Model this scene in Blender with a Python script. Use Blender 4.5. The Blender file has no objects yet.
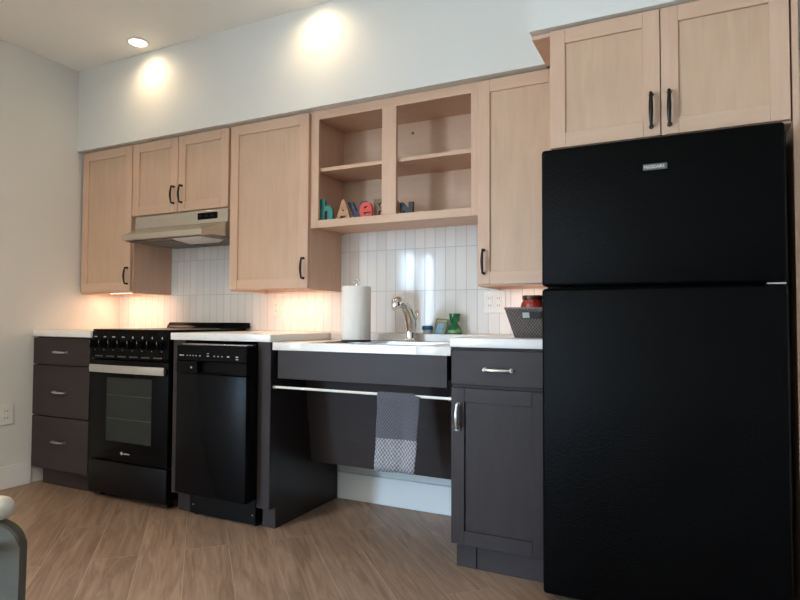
import bpy, bmesh, math, random
from mathutils import Vector, Matrix
random.seed(7)
C = bpy.context.scene.collection
sc = bpy.context.scene

# ------------------------------------------------------------------ camera, world, big lights, exposure
# world frame: x runs right along the kitchen wall, d is the distance out from it (y = -d), z is up
cam = bpy.data.cameras.new('camera')
cam.sensor_width = 36; cam.sensor_fit = 'HORIZONTAL'; cam.lens = 586.79 / 800 * 36
cam.clip_start = 0.02
co = bpy.data.objects.new('camera', cam); C.objects.link(co)
fw = Vector((-0.44195404, 0.89641512, 0.03341498)); rt = Vector((0.89696996, 0.44207172, 0.00418136)); up = rt.cross(fw)
up.normalize()
M4 = Matrix.Identity(4)
for i in range(3):
    M4[i][0] = rt[i]; M4[i][1] = up[i]; M4[i][2] = -fw[i]
M4[0][3], M4[1][3], M4[2][3] = 3.6632177, -2.88909358, 1.01574071
co.matrix_world = M4
sc.camera = co
sc.view_settings.view_transform = 'Standard'; sc.view_settings.look = 'None'
sc.view_settings.gamma = 1; sc.view_settings.use_curve_mapping = False
sc.view_settings.exposure = 0.88
sc.cycles.use_denoising = True
sc.cycles.max_bounces = 12; sc.cycles.diffuse_bounces = 7; sc.cycles.glossy_bounces = 5
sc.cycles.transmission_bounces = 6; sc.cycles.transparent_max_bounces = 12
sc.cycles.sample_clamp_indirect = 6; sc.cycles.caustics_reflective = False; sc.cycles.caustics_refractive = False

SKY = 74.0            # daylight outside the glass door
WARM = 9.0            # power unit of the soffit downlights and the unseen added fill lights
w = bpy.data.worlds.new('world'); sc.world = w; w.use_nodes = True
bg = w.node_tree.nodes['Background']
# hazy morning: treeline and haze low down, brighter sky higher up
wt = w.node_tree; wc = wt.nodes.new('ShaderNodeTexCoord'); ws = wt.nodes.new('ShaderNodeSeparateXYZ'); wr = wt.nodes.new('ShaderNodeValToRGB')
wt.links.new(wc.outputs['Generated'], ws.inputs[0]); wt.links.new(ws.outputs[2], wr.inputs[0]); wt.links.new(wr.outputs[0], bg.inputs[0])
wr.color_ramp.elements[0].position = 0.0; wr.color_ramp.elements[0].color = (0.22, 0.27, 0.31, 1)
wr.color_ramp.elements[1].position = 0.30; wr.color_ramp.elements[1].color = (0.45, 0.72, 1.0, 1)
e = wr.color_ramp.elements.new(0.10); e.color = (0.27, 0.41, 0.56, 1)
bg.inputs[1].default_value = SKY
pl = bpy.data.lights.new('window_portal', 'AREA'); pl.shape = 'RECTANGLE'; pl.size = 1.72; pl.size_y = 2.08
pl.cycles.is_portal = True
po = bpy.data.objects.new('window_portal', pl); C.objects.link(po)
po.location = (-0.02, -5.36, 1.08); po.rotation_euler = (0, math.radians(-90), 0)
pl.size, pl.size_y = 2.08, 1.72

# ------------------------------------------------------------------ materials
MATS = {}
def nt_new(name):
    m = bpy.data.materials.new(name); m.use_nodes = True
    nt = m.node_tree; b = nt.nodes['Principled BSDF']
    MATS[name] = m
    return m, nt, b
def N(nt, t, **kw):
    n = nt.nodes.new(t)
    for k, v in kw.items(): setattr(n, k, v)
    return n
def plain(name, col, rough=0.5, metal=0.0, spec=0.5, noise=0.0, nscale=30, bump=0.0, bscale=200, coat=0.0):
    m, nt, b = nt_new(name)
    b.inputs['Base Color'].default_value = (*col, 1); b.inputs['Roughness'].default_value = rough
    b.inputs['Metallic'].default_value = metal; b.inputs['Specular IOR Level'].default_value = spec
    b.inputs['Coat Weight'].default_value = coat; b.inputs['Coat Roughness'].default_value = 0.08
    tc = N(nt, 'ShaderNodeTexCoord')
    n = N(nt, 'ShaderNodeTexNoise'); n.inputs['Scale'].default_value = nscale; n.inputs['Detail'].default_value = 4
    nt.links.new(tc.outputs['Object'], n.inputs['Vector'])
    mx = N(nt, 'ShaderNodeMix', data_type='RGBA')
    mx.inputs[6].default_value = (*[c * (1 - noise) for c in col], 1); mx.inputs[7].default_value = (*[min(1, c * (1 + noise)) for c in col], 1)
    nt.links.new(n.outputs['Fac'], mx.inputs[0]); nt.links.new(mx.outputs[2], b.inputs['Base Color'])
    if bump:
        n2 = N(nt, 'ShaderNodeTexNoise'); n2.inputs['Scale'].default_value = bscale; n2.inputs['Detail'].default_value = 2
        nt.links.new(tc.outputs['Object'], n2.inputs['Vector'])
        bp = N(nt, 'ShaderNodeBump'); bp.inputs['Strength'].default_value = bump; bp.inputs['Distance'].default_value = 0.002
        nt.links.new(n2.outputs['Fac'], bp.inputs['Height']); nt.links.new(bp.outputs['Normal'], b.inputs['Normal'])
    return m
def wood(name, c1, c2, horiz=False, rough=0.42, fig=1.0, spec=0.4):
    m, nt, b = nt_new(name)
    tc = N(nt, 'ShaderNodeTexCoord'); oi = N(nt, 'ShaderNodeObjectInfo')
    mp = N(nt, 'ShaderNodeMapping')
    mp.inputs['Scale'].default_value = (1.6, 16, 16) if horiz else (16, 16, 1.6)
    cb = N(nt, 'ShaderNodeMath', operation='MULTIPLY'); cb.inputs[1].default_value = 37
    nt.links.new(oi.outputs['Random'], cb.inputs[0])
    nt.links.new(tc.outputs['Object'], mp.inputs['Vector'])
    n1 = N(nt, 'ShaderNodeTexNoise', noise_dimensions='4D'); n1.inputs['Scale'].default_value = 2.2; n1.inputs['Detail'].default_value = 7
    n1.inputs['Distortion'].default_value = 0.7
    n2 = N(nt, 'ShaderNodeTexNoise', noise_dimensions='4D'); n2.inputs['Scale'].default_value = 3.0; n2.inputs['Detail'].default_value = 2
    nt.links.new(cb.outputs[0], n1.inputs['W']); nt.links.new(cb.outputs[0], n2.inputs['W'])
    nt.links.new(mp.outputs[0], n1.inputs['Vector']); nt.links.new(tc.outputs['Object'], n2.inputs['Vector'])
    ad = N(nt, 'ShaderNodeMix', data_type='FLOAT'); ad.inputs[0].default_value = 0.45
    nt.links.new(n1.outputs['Fac'], ad.inputs[2]); nt.links.new(n2.outputs['Fac'], ad.inputs[3])
    cr = N(nt, 'ShaderNodeValToRGB')
    cr.color_ramp.elements[0].position = 0.5 - 0.22 / fig; cr.color_ramp.elements[0].color = (*c1, 1)
    cr.color_ramp.elements[1].position = 0.5 + 0.22 / fig; cr.color_ramp.elements[1].color = (*c2, 1)
    nt.links.new(ad.outputs[0], cr.inputs[0]); nt.links.new(cr.outputs[0], b.inputs['Base Color'])
    b.inputs['Roughness'].default_value = rough; b.inputs['Specular IOR Level'].default_value = spec
    return m
def emit(name, col, s):
    m, nt, b = nt_new(name)
    b.inputs['Base Color'].default_value = (*col, 1)
    b.inputs['Emission Color'].default_value = (*col, 1); b.inputs['Emission Strength'].default_value = s
    return m

paint = plain('wall_paint', (0.67, 0.67, 0.64), 0.75, noise=0.02, nscale=3, bump=0.05, bscale=300)
ceilm = plain('ceiling_paint', (0.82, 0.815, 0.78), 0.85, noise=0.02, nscale=3)
trimm = plain('trim_paint', (0.78, 0.78, 0.77), 0.45, noise=0.01)
maple_v = wood('maple_upright', (0.520, 0.334, 0.235), (0.640, 0.436, 0.318), fig=0.95)
maple_h = wood('maple_level', (0.52, 0.340, 0.236), (0.63, 0.435, 0.312), True, fig=0.8)
maple_p = wood('maple_panel', (0.48, 0.320, 0.218), (0.60, 0.415, 0.288), fig=1.0)
char_v = wood('charcoal_stain_upright', (0.0245, 0.0190, 0.0192), (0.040, 0.0315, 0.0318), rough=0.45, spec=0.18)
char_h = wood('charcoal_stain_level', (0.0255, 0.0198, 0.0200), (0.041, 0.0322, 0.0325), True, rough=0.45, spec=0.2)
char_dark = wood('dark_charcoal_panel', (0.014, 0.0115, 0.012), (0.022, 0.018, 0.0185), rough=0.3, spec=0.3)
quartz = plain('white_quartz', (0.74, 0.73, 0.71), 0.22, noise=0.06, nscale=60)
black = plain('black_enamel', (0.0033, 0.0033, 0.0040), 0.27, spec=0.065, noise=0.1)
black_soft = plain('black_satin', (0.003, 0.003, 0.0036), 0.4, spec=0.15, noise=0.1)
black_pebble = plain('black_pebbled', (0.0016, 0.0016, 0.0017), 0.32, spec=0.05, noise=0.1, bump=0.8, bscale=200)
glass_oven = plain('oven_glass', (0.016, 0.020, 0.019), 0.10, spec=0.28, noise=0.05)
steel = plain('brushed_nickel', (0.62, 0.60, 0.57), 0.28, 1.0, noise=0.05, nscale=80)
chrome = plain('chrome', (0.80, 0.79, 0.78), 0.09, 1.0, noise=0.02)
steel_bar = plain('brushed_steel_bar', (0.66, 0.66, 0.66), 0.25, 1.0, noise=0.04)
hoodm = plain('hood_steel', (0.60, 0.55, 0.47), 0.27, 0.85, noise=0.04, nscale=6)
filterm = plain('filter_mesh', (0.17, 0.17, 0.165), 0.5, 0.6, noise=0.3, nscale=140)
bronze = plain('black_bronze', (0.010, 0.009, 0.008), 0.35, 0.4, noise=0.1)
white_pl = plain('white_plastic', (0.74, 0.73, 0.69), 0.4, noise=0.02)
slotm = plain('slot_dark', (0.05, 0.045, 0.04), 0.5)
slot_pale = plain('slot_pale', (0.30, 0.25, 0.22), 0.5)
gapm = plain('gap_dark', (0.003, 0.003, 0.003), 0.7, spec=0.1)
paperm = plain('paper_towel', (0.80, 0.79, 0.77), 0.9, noise=0.03, nscale=20, bump=0.4, bscale=120)
markm = plain('control_print', (0.42, 0.42, 0.42), 0.5)
wire_col = plain('rack_wire', (0.065, 0.07, 0.068), 0.4, 0.5)
lens = plain('light_lens', (0.66, 0.66, 0.62), 0.35, noise=0.02)
puckm = emit('downlight_lens', (1.0, 0.90, 0.72), 7.0)
ledm = emit('under_cabinet_led', (1.0, 0.58, 0.36), 21.0)
teal = plain('teal_paint', (0.02, 0.22, 0.20), 0.5, noise=0.1)
tan = plain('tan_cork', (0.42, 0.24, 0.13), 0.6, noise=0.15, nscale=60)
navy = plain('navy_paint', (0.018, 0.035, 0.085), 0.5, noise=0.1)
redm = plain('red_paint', (0.62, 0.055, 0.035), 0.5, noise=0.1)
brownm = plain('brown_stain', (0.15, 0.085, 0.045), 0.5, noise=0.2, nscale=50)
orangem = plain('orange_paint', (0.55, 0.20, 0.06), 0.5, noise=0.1)
blackletter = plain('black_letter', (0.012, 0.013, 0.022), 0.5, noise=0.1)
green_pl = plain('green_plastic', (0.004, 0.12, 0.035), 0.15, spec=0.6, noise=0.15)
green_lab = plain('green_label', (0.16, 0.30, 0.14), 0.5, noise=0.6, nscale=70)
blue_pl = plain('blue_plastic', (0.03, 0.16, 0.46), 0.35, noise=0.1)
clear_pl = plain('frosted_plastic', (0.62, 0.64, 0.66), 0.3, noise=0.05)
redfood = plain('red_sauce', (0.30, 0.020, 0.012), 0.18, spec=0.6, noise=0.3, nscale=40, coat=0.6)
lidm = plain('brown_lid', (0.05, 0.024, 0.017), 0.35, 0.3, noise=0.1)
chair_white = plain('cream_enamel', (0.50, 0.485, 0.42), 0.35, noise=0.03)
chair_grey = plain('grey_vinyl', (0.105, 0.096, 0.080), 0.8, spec=0.15, noise=0.15, nscale=12)

def tile_mat():
    m, nt, b = nt_new('stacked_gloss_tile')
    tc = N(nt, 'ShaderNodeTexCoord'); sp = N(nt, 'ShaderNodeSeparateXYZ'); nt.links.new(tc.outputs['Object'], sp.inputs[0])
    W, H = 0.059, 0.229
    def axis(out, off, size):
        a = N(nt, 'ShaderNodeMath', operation='SUBTRACT'); a.inputs[1].default_value = off; nt.links.new(out, a.inputs[0])
        d = N(nt, 'ShaderNodeMath', operation='DIVIDE'); d.inputs[1].default_value = size; nt.links.new(a.outputs[0], d.inputs[0])
        f = N(nt, 'ShaderNodeMath', operation='FLOOR'); nt.links.new(d.outputs[0], f.inputs[0])
        r = N(nt, 'ShaderNodeMath', operation='FRACT'); nt.links.new(d.outputs[0], r.inputs[0])
        # distance to the nearest joint, in metres
        c = N(nt, 'ShaderNodeMath', operation='SUBTRACT'); c.inputs[1].default_value = 0.5; nt.links.new(r.outputs[0], c.inputs[0])
        ab = N(nt, 'ShaderNodeMath', operation='ABSOLUTE'); nt.links.new(c.outputs[0], ab.inputs[0])
        s = N(nt, 'ShaderNodeMath', operation='SUBTRACT'); s.inputs[0].default_value = 0.5; nt.links.new(ab.outputs[0], s.inputs[1])
        q = N(nt, 'ShaderNodeMath', operation='MULTIPLY'); q.inputs[1].default_value = size; nt.links.new(s.outputs[0], q.inputs[0])
        return f.outputs[0], q.outputs[0]
    fx, dx = axis(sp.outputs[0], 2.211, W); fz, dz = axis(sp.outputs[2], 0.944, H)
    mn = N(nt, 'ShaderNodeMath', operation='MINIMUM'); nt.links.new(dx, mn.inputs[0]); nt.links.new(dz, mn.inputs[1])
    g = N(nt, 'ShaderNodeMapRange'); g.inputs['From Min'].default_value = 0.0010; g.inputs['From Max'].default_value = 0.0024
    nt.links.new(mn.outputs[0], g.inputs['Value'])
    cv = N(nt, 'ShaderNodeCombineXYZ'); nt.links.new(fx, cv.inputs[0]); nt.links.new(fz, cv.inputs[1])
    wn = N(nt, 'ShaderNodeTexWhiteNoise', noise_dimensions='2D'); nt.links.new(cv.outputs[0], wn.inputs['Vector'])
    mx = N(nt, 'ShaderNodeMix', data_type='RGBA'); mx.inputs[6].default_value = (0.52, 0.51, 0.50, 1)
    mv = N(nt, 'ShaderNodeMix', data_type='RGBA'); mv.inputs[6].default_value = (0.71, 0.71, 0.70, 1); mv.inputs[7].default_value = (0.78, 0.78, 0.77, 1)
    nt.links.new(wn.outputs['Value'], mv.inputs[0]); nt.links.new(mv.outputs[2], mx.inputs[7])
    nt.links.new(g.outputs[0], mx.inputs[0]); nt.links.new(mx.outputs[2], b.inputs['Base Color'])
    rr = N(nt, 'ShaderNodeMapRange'); rr.inputs['To Min'].default_value = 0.7; rr.inputs['To Max'].default_value = 0.07
    nt.links.new(g.outputs[0], rr.inputs['Value']); nt.links.new(rr.outputs[0], b.inputs['Roughness'])
    b.inputs['Specular IOR Level'].default_value = 0.2
    # hand-set tiles: each one leans by a fraction of a degree
    ge = N(nt, 'ShaderNodeNewGeometry')
    s2 = N(nt, 'ShaderNodeVectorMath', operation='SUBTRACT'); s2.inputs[1].default_value = (0.5, 0.5, 0.5); nt.links.new(wn.outputs['Color'], s2.inputs[0])
    s3 = N(nt, 'ShaderNodeVectorMath', operation='SCALE'); s3.inputs['Scale'].default_value = 0.007; nt.links.new(s2.outputs[0], s3.inputs[0])
    a3 = N(nt, 'ShaderNodeVectorMath', operation='ADD'); nt.links.new(ge.outputs['Normal'], a3.inputs[0]); nt.links.new(s3.outputs[0], a3.inputs[1])
    nn = N(nt, 'ShaderNodeVectorMath', operation='NORMALIZE'); nt.links.new(a3.outputs[0], nn.inputs[0])
    bp = N(nt, 'ShaderNodeBump'); bp.inputs['Strength'].default_value = 0.5; bp.inputs['Distance'].default_value = 0.001
    nt.links.new(g.outputs[0], bp.inputs['Height']); nt.links.new(nn.outputs[0], bp.inputs['Normal'])
    nt.links.new(bp.outputs[0], b.inputs['Normal'])
    return m
tilem = tile_mat()

def floor_mat():
    m, nt, b = nt_new('wood_look_planks')
    tc = N(nt, 'ShaderNodeTexCoord')
    mp = N(nt, 'ShaderNodeMapping'); mp.inputs['Rotation'].default_value = (0, 0, math.radians(45))
    mp.inputs['Location'].default_value = (0.55, 0.058, 0)
    nt.links.new(tc.outputs['Object'], mp.inputs['Vector'])
    br = N(nt, 'ShaderNodeTexBrick', offset=0.37, offset_frequency=2)
    br.inputs['Color1'].default_value = (0, 0, 0, 1); br.inputs['Color2'].default_value = (1, 1, 1, 1); br.inputs['Mortar'].default_value = (0.5, 0.5, 0.5, 1)
    br.inputs['Scale'].default_value = 1; br.inputs['Mortar Size'].default_value = 0.0012; br.inputs['Mortar Smooth'].default_value = 0.1
    br.inputs['Brick Width'].default_value = 1.2; br.inputs['Row Height'].default_value = 0.185
    nt.links.new(mp.outputs[0], br.inputs['Vector'])
    cv = N(nt, 'ShaderNodeVectorMath', operation='MULTIPLY_ADD'); cv.inputs[1].default_value = (1.1, 11, 1)
    nt.links.new(mp.outputs[0], cv.inputs[0])
    sc3 = N(nt, 'ShaderNodeVectorMath', operation='SCALE'); sc3.inputs['Scale'].default_value = 9; nt.links.new(br.outputs['Color'], sc3.inputs[0])
    nt.links.new(sc3.outputs[0], cv.inputs[2])
    n1 = N(nt, 'ShaderNodeTexNoise'); n1.inputs['Scale'].default_value = 2.4; n1.inputs['Detail'].default_value = 8; n1.inputs['Distortion'].default_value = 1.1; n1.inputs['Roughness'].default_value = 0.6
    nt.links.new(cv.outputs[0], n1.inputs['Vector'])
    cr = N(nt, 'ShaderNodeValToRGB')
    cr.color_ramp.elements[0].position = 0.30; cr.color_ramp.elements[0].color = (0.165, 0.104, 0.071, 1)
    cr.color_ramp.elements[1].position = 0.72; cr.color_ramp.elements[1].color = (0.350, 0.246, 0.181, 1)
    e = cr.color_ramp.elements.new(0.5); e.color = (0.258, 0.170, 0.121, 1)
    nt.links.new(n1.outputs['Fac'], cr.inputs[0])
    hv = N(nt, 'ShaderNodeHueSaturation'); nt.links.new(cr.outputs[0], hv.inputs['Color'])
    vr = N(nt, 'ShaderNodeMapRange'); vr.inputs['To Min'].default_value = 0.88; vr.inputs['To Max'].default_value = 1.1
    sx = N(nt, 'ShaderNodeSeparateXYZ'); nt.links.new(br.outputs['Color'], sx.inputs[0]); nt.links.new(sx.outputs[0], vr.inputs['Value']); nt.links.new(vr.outputs[0], hv.inputs['Value'])
    mx = N(nt, 'ShaderNodeMix', data_type='RGBA'); mx.inputs[7].default_value = (0.38, 0.285, 0.22, 1)
    nt.links.new(hv.outputs[0], mx.inputs[6]); nt.links.new(br.outputs['Fac'], mx.inputs[0]); nt.links.new(mx.outputs[2], b.inputs['Base Color'])
    b.inputs['Roughness'].default_value = 0.42; b.inputs['Specular IOR Level'].default_value = 0.4
    bp = N(nt, 'ShaderNodeBump', invert=True); bp.inputs['Strength'].default_value = 0.4; bp.inputs['Distance'].default_value = 0.001
    nt.links.new(br.outputs['Fac'], bp.inputs['Height']); nt.links.new(bp.outputs[0], b.inputs['Normal'])
    return m
floorm = floor_mat()

def waffle_mat(name, c1, c2, s=62):
    m, nt, b = nt_new(name)
    tc = N(nt, 'ShaderNodeTexCoord'); mp = N(nt, 'ShaderNodeMapping'); mp.inputs['Scale'].default_value = (s, 0.01, s * 0.8)
    mp.inputs['Rotation'].default_value = (0, math.radians(45), 0)
    nt.links.new(tc.outputs['Object'], mp.inputs['Vector'])
    v = N(nt, 'ShaderNodeTexVoronoi'); v.inputs['Scale'].default_value = 1.0; v.inputs['Randomness'].default_value = 0.12
    nt.links.new(mp.outputs[0], v.inputs['Vector'])
    cr = N(nt, 'ShaderNodeValToRGB'); cr.color_ramp.elements[0].position = 0.28; cr.color_ramp.elements[0].color = (*c1, 1)
    cr.color_ramp.elements[1].position = 0.55; cr.color_ramp.elements[1].color = (*c2, 1)
    nt.links.new(v.outputs['Distance'], cr.inputs[0]); nt.links.new(cr.outputs[0], b.inputs['Base Color'])
    bp = N(nt, 'ShaderNodeBump'); bp.inputs['Strength'].default_value = 0.6; bp.inputs['Distance'].default_value = 0.004
    nt.links.new(v.outputs['Distance'], bp.inputs['Height']); nt.links.new(bp.outputs[0], b.inputs['Normal'])
    b.inputs['Roughness'].default_value = 0.95; b.inputs['Specular IOR Level'].default_value = 0.1
    return m
towel_dark = waffle_mat('towel_slate_waffle', (0.070, 0.072, 0.088), (0.125, 0.128, 0.150), 105)
towel_light = waffle_mat('towel_pale_waffle', (0.13, 0.135, 0.155), (0.36, 0.36, 0.38), 90)
weave = waffle_mat('taupe_woven_plastic', (0.055, 0.045, 0.042), (0.19, 0.155, 0.143), 115)

def pane_mat():
    m, nt, b = nt_new('window_glass')
    out = nt.nodes['Material Output']; nt.nodes.remove(b)
    t = N(nt, 'ShaderNodeBsdfTransparent'); g = N(nt, 'ShaderNodeBsdfGlossy'); g.inputs['Roughness'].default_value = 0.02
    f = N(nt, 'ShaderNodeLayerWeight'); pw = N(nt, 'ShaderNodeMath', operation='POWER'); pw.inputs[1].default_value = 5
    nt.links.new(f.outputs['Facing'], pw.inputs[0])
    ml = N(nt, 'ShaderNodeMath', operation='MULTIPLY_ADD'); ml.inputs[1].default_value = 0.92; ml.inputs[2].default_value = 0.04
    nt.links.new(pw.outputs[0], ml.inputs[0])
    x = N(nt, 'ShaderNodeMixShader'); nt.links.new(ml.outputs[0], x.inputs[0]); nt.links.new(t.outputs[0], x.inputs[1]); nt.links.new(g.outputs[0], x.inputs[2])
    nt.links.new(x.outputs[0], out.inputs[0])
    return m
panem = pane_mat()

# ------------------------------------------------------------------ mesh helpers (x, d, z) -> (x, -d, z)
class MB:
    def __init__(self): self.bm = bmesh.new()
    def _merge(self, b, mi, smooth=True):
        bmesh.ops.recalc_face_normals(b, faces=b.faces)
        for f in b.faces: f.material_index = mi; f.smooth = smooth
        me = bpy.data.meshes.new('tmp'); b.to_mesh(me); b.free()
        self.bm.from_mesh(me); bpy.data.meshes.remove(me)
        return self
    def box(self, x0, x1, d0, d1, z0, z1, bev=0.0, mi=0, seg=1):
        b = bmesh.new()
        bmesh.ops.create_cube(b, size=1)
        for v in b.verts:
            v.co = Vector(((x0 + x1) / 2 + v.co.x * (x1 - x0), -(d0 + d1) / 2 + v.co.y * (d1 - d0), (z0 + z1) / 2 + v.co.z * (z1 - z0)))
        if bev > 0:
            bmesh.ops.bevel(b, geom=b.edges[:], offset=bev, segments=seg, affect='EDGES', profile=0.5)
        return self._merge(b, mi)
    def prism(self, pts, lo, hi, axis='x', mi=0, bev=0.0):
        # pts: 2-D outline; axis 'x': (d,z); 'z': (x,d); 'd': (x,z)
        b = bmesh.new()
        def P(p, t):
            return {'x': (t, -p[0], p[1]), 'z': (p[0], -p[1], t), 'd': (p[0], -t, p[1])}[axis]
        A = [b.verts.new(P(p, lo)) for p in pts]; B = [b.verts.new(P(p, hi)) for p in pts]
        n = len(pts)
        b.faces.new(A); b.faces.new(B[::-1])
        for i in range(n): b.faces.new((A[i], A[(i + 1) % n], B[(i + 1) % n], B[i]))
        if bev: bmesh.ops.bevel(b, geom=b.edges[:], offset=bev, segments=1, affect='EDGES')
        return self._merge(b, mi)
    def hexa(self, v8, mi=0, bev=0.0):
        b = bmesh.new(); v = [b.verts.new((p[0], -p[1], p[2])) for p in v8]
        for f in ((0, 1, 2, 3), (7, 6, 5, 4), (0, 4, 5, 1), (1, 5, 6, 2), (2, 6, 7, 3), (3, 7, 4, 0)): b.faces.new([v[i] for i in f])
        if bev: bmesh.ops.bevel(b, geom=b.edges[:], offset=bev, segments=1, affect='EDGES')
        return self._merge(b, mi)
    def tube(self, pts, rad, seg=12, mi=0, closed=False, flat=1.0):
        P = [Vector((p[0], -p[1], p[2])) for p in pts]
        R = rad if isinstance(rad, (list, tuple)) else [rad] * len(P)
        b = bmesh.new(); rings = []; ref = None; n = len(P)
        for i in range(n):
            a = P[(i - 1) % n] if (closed or i > 0) else P[i]; c = P[(i + 1) % n] if (closed or i < n - 1) else P[i]
            t = (c - a).normalized()
            if ref is None:
                ref = Vector((0, 0, 1)) if abs(t.z) < 0.9 else Vector((1, 0, 0))
            u = (ref - t * ref.dot(t)).normalized(); v = t.cross(u); ref = u
            rings.append([b.verts.new(P[i] + (u * math.cos(2 * math.pi * k / seg) + v * math.sin(2 * math.pi * k / seg) * flat) * R[i]) for k in range(seg)])
        m = n if closed else n - 1
        for i in range(m):
            A, B = rings[i], rings[(i + 1) % n]
            for k in range(seg): b.faces.new((A[k], A[(k + 1) % seg], B[(k + 1) % seg], B[k]))
        if not closed:
            b.faces.new(rings[0][::-1]); b.faces.new(rings[-1])
        return self._merge(b, mi)
    def lathe(self, prof, cx, cd, seg=32, mi=0, sx=1.0, sd=1.0):
        # prof: (r, z) from bottom to top; closed at ends where r = 0
        b = bmesh.new(); rings = []
        for r, z in prof:
            if r < 1e-6: rings.append([b.verts.new((cx, -cd, z))])
            else: rings.append([b.verts.new((cx + sx * r * math.cos(2 * math.pi * k / seg), -cd + sd * r * math.sin(2 * math.pi * k / seg), z)) for k in range(seg)])
        for A, B in zip(rings, rings[1:]):
            for k in range(seg):
                k2 = (k + 1) % seg
                if len(A) == 1 and len(B) == 1: continue
                if len(A) == 1: b.faces.new((A[0], B[k2], B[k]))
                elif len(B) == 1: b.faces.new((A[k], A[k2], B[0]))
                else: b.faces.new((A[k], A[k2], B[k2], B[k]))
        return self._merge(b, mi)
    def disc_d(self, cx, cz, d0, d1, r, seg=24, mi=0, sz=1.0):
        pts = [(cx + r * math.cos(2 * math.pi * k / seg), cz + sz * r * math.sin(2 * math.pi * k / seg)) for k in range(seg)]
        return self.prism(pts, d0, d1, 'd', mi)
    def build(self, name, mats, parent=None, base=None):
        org = parent['_o'] if parent is not None else (base or (0, 0, 0))
        off = Vector((org[0], -org[1], org[2]))
        for v in self.bm.verts: v.co -= off
        me = bpy.data.meshes.new(name); self.bm.to_mesh(me); self.bm.free()
        for m in (mats if isinstance(mats, (list, tuple)) else [mats]): me.materials.append(m)
        me.set_sharp_from_angle(angle=math.radians(38))
        o = bpy.data.objects.new(name, me); C.objects.link(o)
        if parent is not None: o.parent = parent
        else: o.location = off
        o['_o'] = tuple(org)
        return o
def B(*a, **k): return MB().box(*a, **k)
def thing(name, label, cat, base, group=None):
    o = bpy.data.objects.new(name, None); C.objects.link(o); o.empty_display_size = 0.05
    o.location = (base[0], -base[1], base[2]); o['_o'] = tuple(base)
    return tag(o, label, cat, group)
def tag(o, label, cat, group=None):
    o['label'] = label; o['category'] = cat
    if group: o['group'] = group
    return o
def struct(o):
    o['kind'] = 'structure'; return o
def copy_thing(o, shift, label, group=None):
    c = o.copy(); C.objects.link(c); c.location = o.location + Vector((shift[0], -shift[1], shift[2])); c['label'] = label
    if group: c['group'] = group
    for ch in o.children:
        k = ch.copy(); C.objects.link(k); k.parent = c
        for g in ch.children:
            q = g.copy(); C.objects.link(q); q.parent = k
    return c

# ------------------------------------------------------------------ the room
ZC = 2.675; RX = 6.5; RD = 7.45
struct(B(-0.2, RX + 0.2, -0.2, RD + 0.2, -0.1, 0.0).build('floor', floorm))
struct(B(-0.2, RX + 0.2, -0.2, RD + 0.2, ZC, ZC + 0.1).build('ceiling', ceilm))
struct(B(-0.2, RX + 0.2, -0.2, -0.002, 0, ZC).build('wall_back', paint))
struct(B(0.0005, 3.2, -0.002, 0.0, 0.90, 2.0).build('wall_backsplash', tilem))
struct(B(RX, RX + 0.2, 0, RD, 0, ZC).build('wall_right', paint))
struct(B(-0.2, RX + 0.2, RD, RD + 0.2, 0, ZC).build('wall_front', paint))
m = MB()
m.box(-0.2, 0, 0, 4.5, 0, ZC).box(-0.2, 0, 6.22, RD, 0, ZC).box(-0.2, 0, 4.5, 6.22, 2.12, ZC)
struct(m.build('wall_left', paint))
struct(B(0.0005, 3.1125, 0.0, 0.3565, 2.129, ZC - 0.0005).build('wall_soffit', paint))
struct(B(3.113, RX - 0.0005, 0.0, 0.640, 2.1430, ZC - 0.0005).build('wall_soffit_deep', paint))
struct(B(0.0, 0.014, 0.6185, 4.44, 0, 0.131, bev=0.003).build('baseboard_left', trimm))
struct(B(1.853, 2.7755, 0.0, 0.015, 0, 0.150, bev=0.003).build('baseboard_back', trimm))
# glass door in the left wall, behind the camera
m = MB()
for d0, d1 in ((4.5, 4.57), (5.32, 5.40), (6.15, 6.22)): m.box(-0.13, -0.05, d0, d1, 0, 2.12)
m.box(-0.13, -0.05, 4.57, 6.15, 2.04, 2.12).box(-0.13, -0.05, 4.57, 6.15, 0, 0.09)
wf = struct(m.build('window_1', trimm))
B(-0.095, -0.087, 4.57, 5.32, 0.09, 2.04).box(-0.095, -0.087, 5.40, 6.15, 0.09, 2.04).build('pane', panem, wf)
m = MB()
m.box(0, 0.018, 4.44, 4.5, 0, 2.18).box(0, 0.018, 6.22, 6.28, 0, 2.18).box(0, 0.018, 4.5, 6.22, 2.12, 2.18)
struct(m.build('trim_1', trimm))

# ------------------------------------------------------------------ pulls
def arch_pull(name, mat, parent, a, b, out=0.030, r=0.0052, plane='v'):
    # bowed bar between two posts; a, b = (x, d, z) ends on the face
    m = MB(); n = 9; pts = []; rad = []
    for i in range(n):
        t = i / (n - 1); s = math.sin(math.pi * t)
        pts.append((a[0] + (b[0] - a[0]) * t, a[1] + out * (0.72 + 0.28 * s), a[2] + (b[2] - a[2]) * t))
        rad.append(r * (0.85 + 0.45 * s))
    m.tube(pts, rad, 10)
    for p, q in ((a, pts[0]), (b, pts[-1])):
        m.tube([(p[0], p[1] + 0.0002, p[2]), (q[0], q[1] + 0.002, q[2])], [r * 1.35, r * 0.95], 10)
        m.tube([(p[0], p[1] + 0.0002, p[2]), (p[0], p[1] + 0.003, p[2])], r * 1.45, 12)
    return m.build(name, mat, parent)

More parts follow.
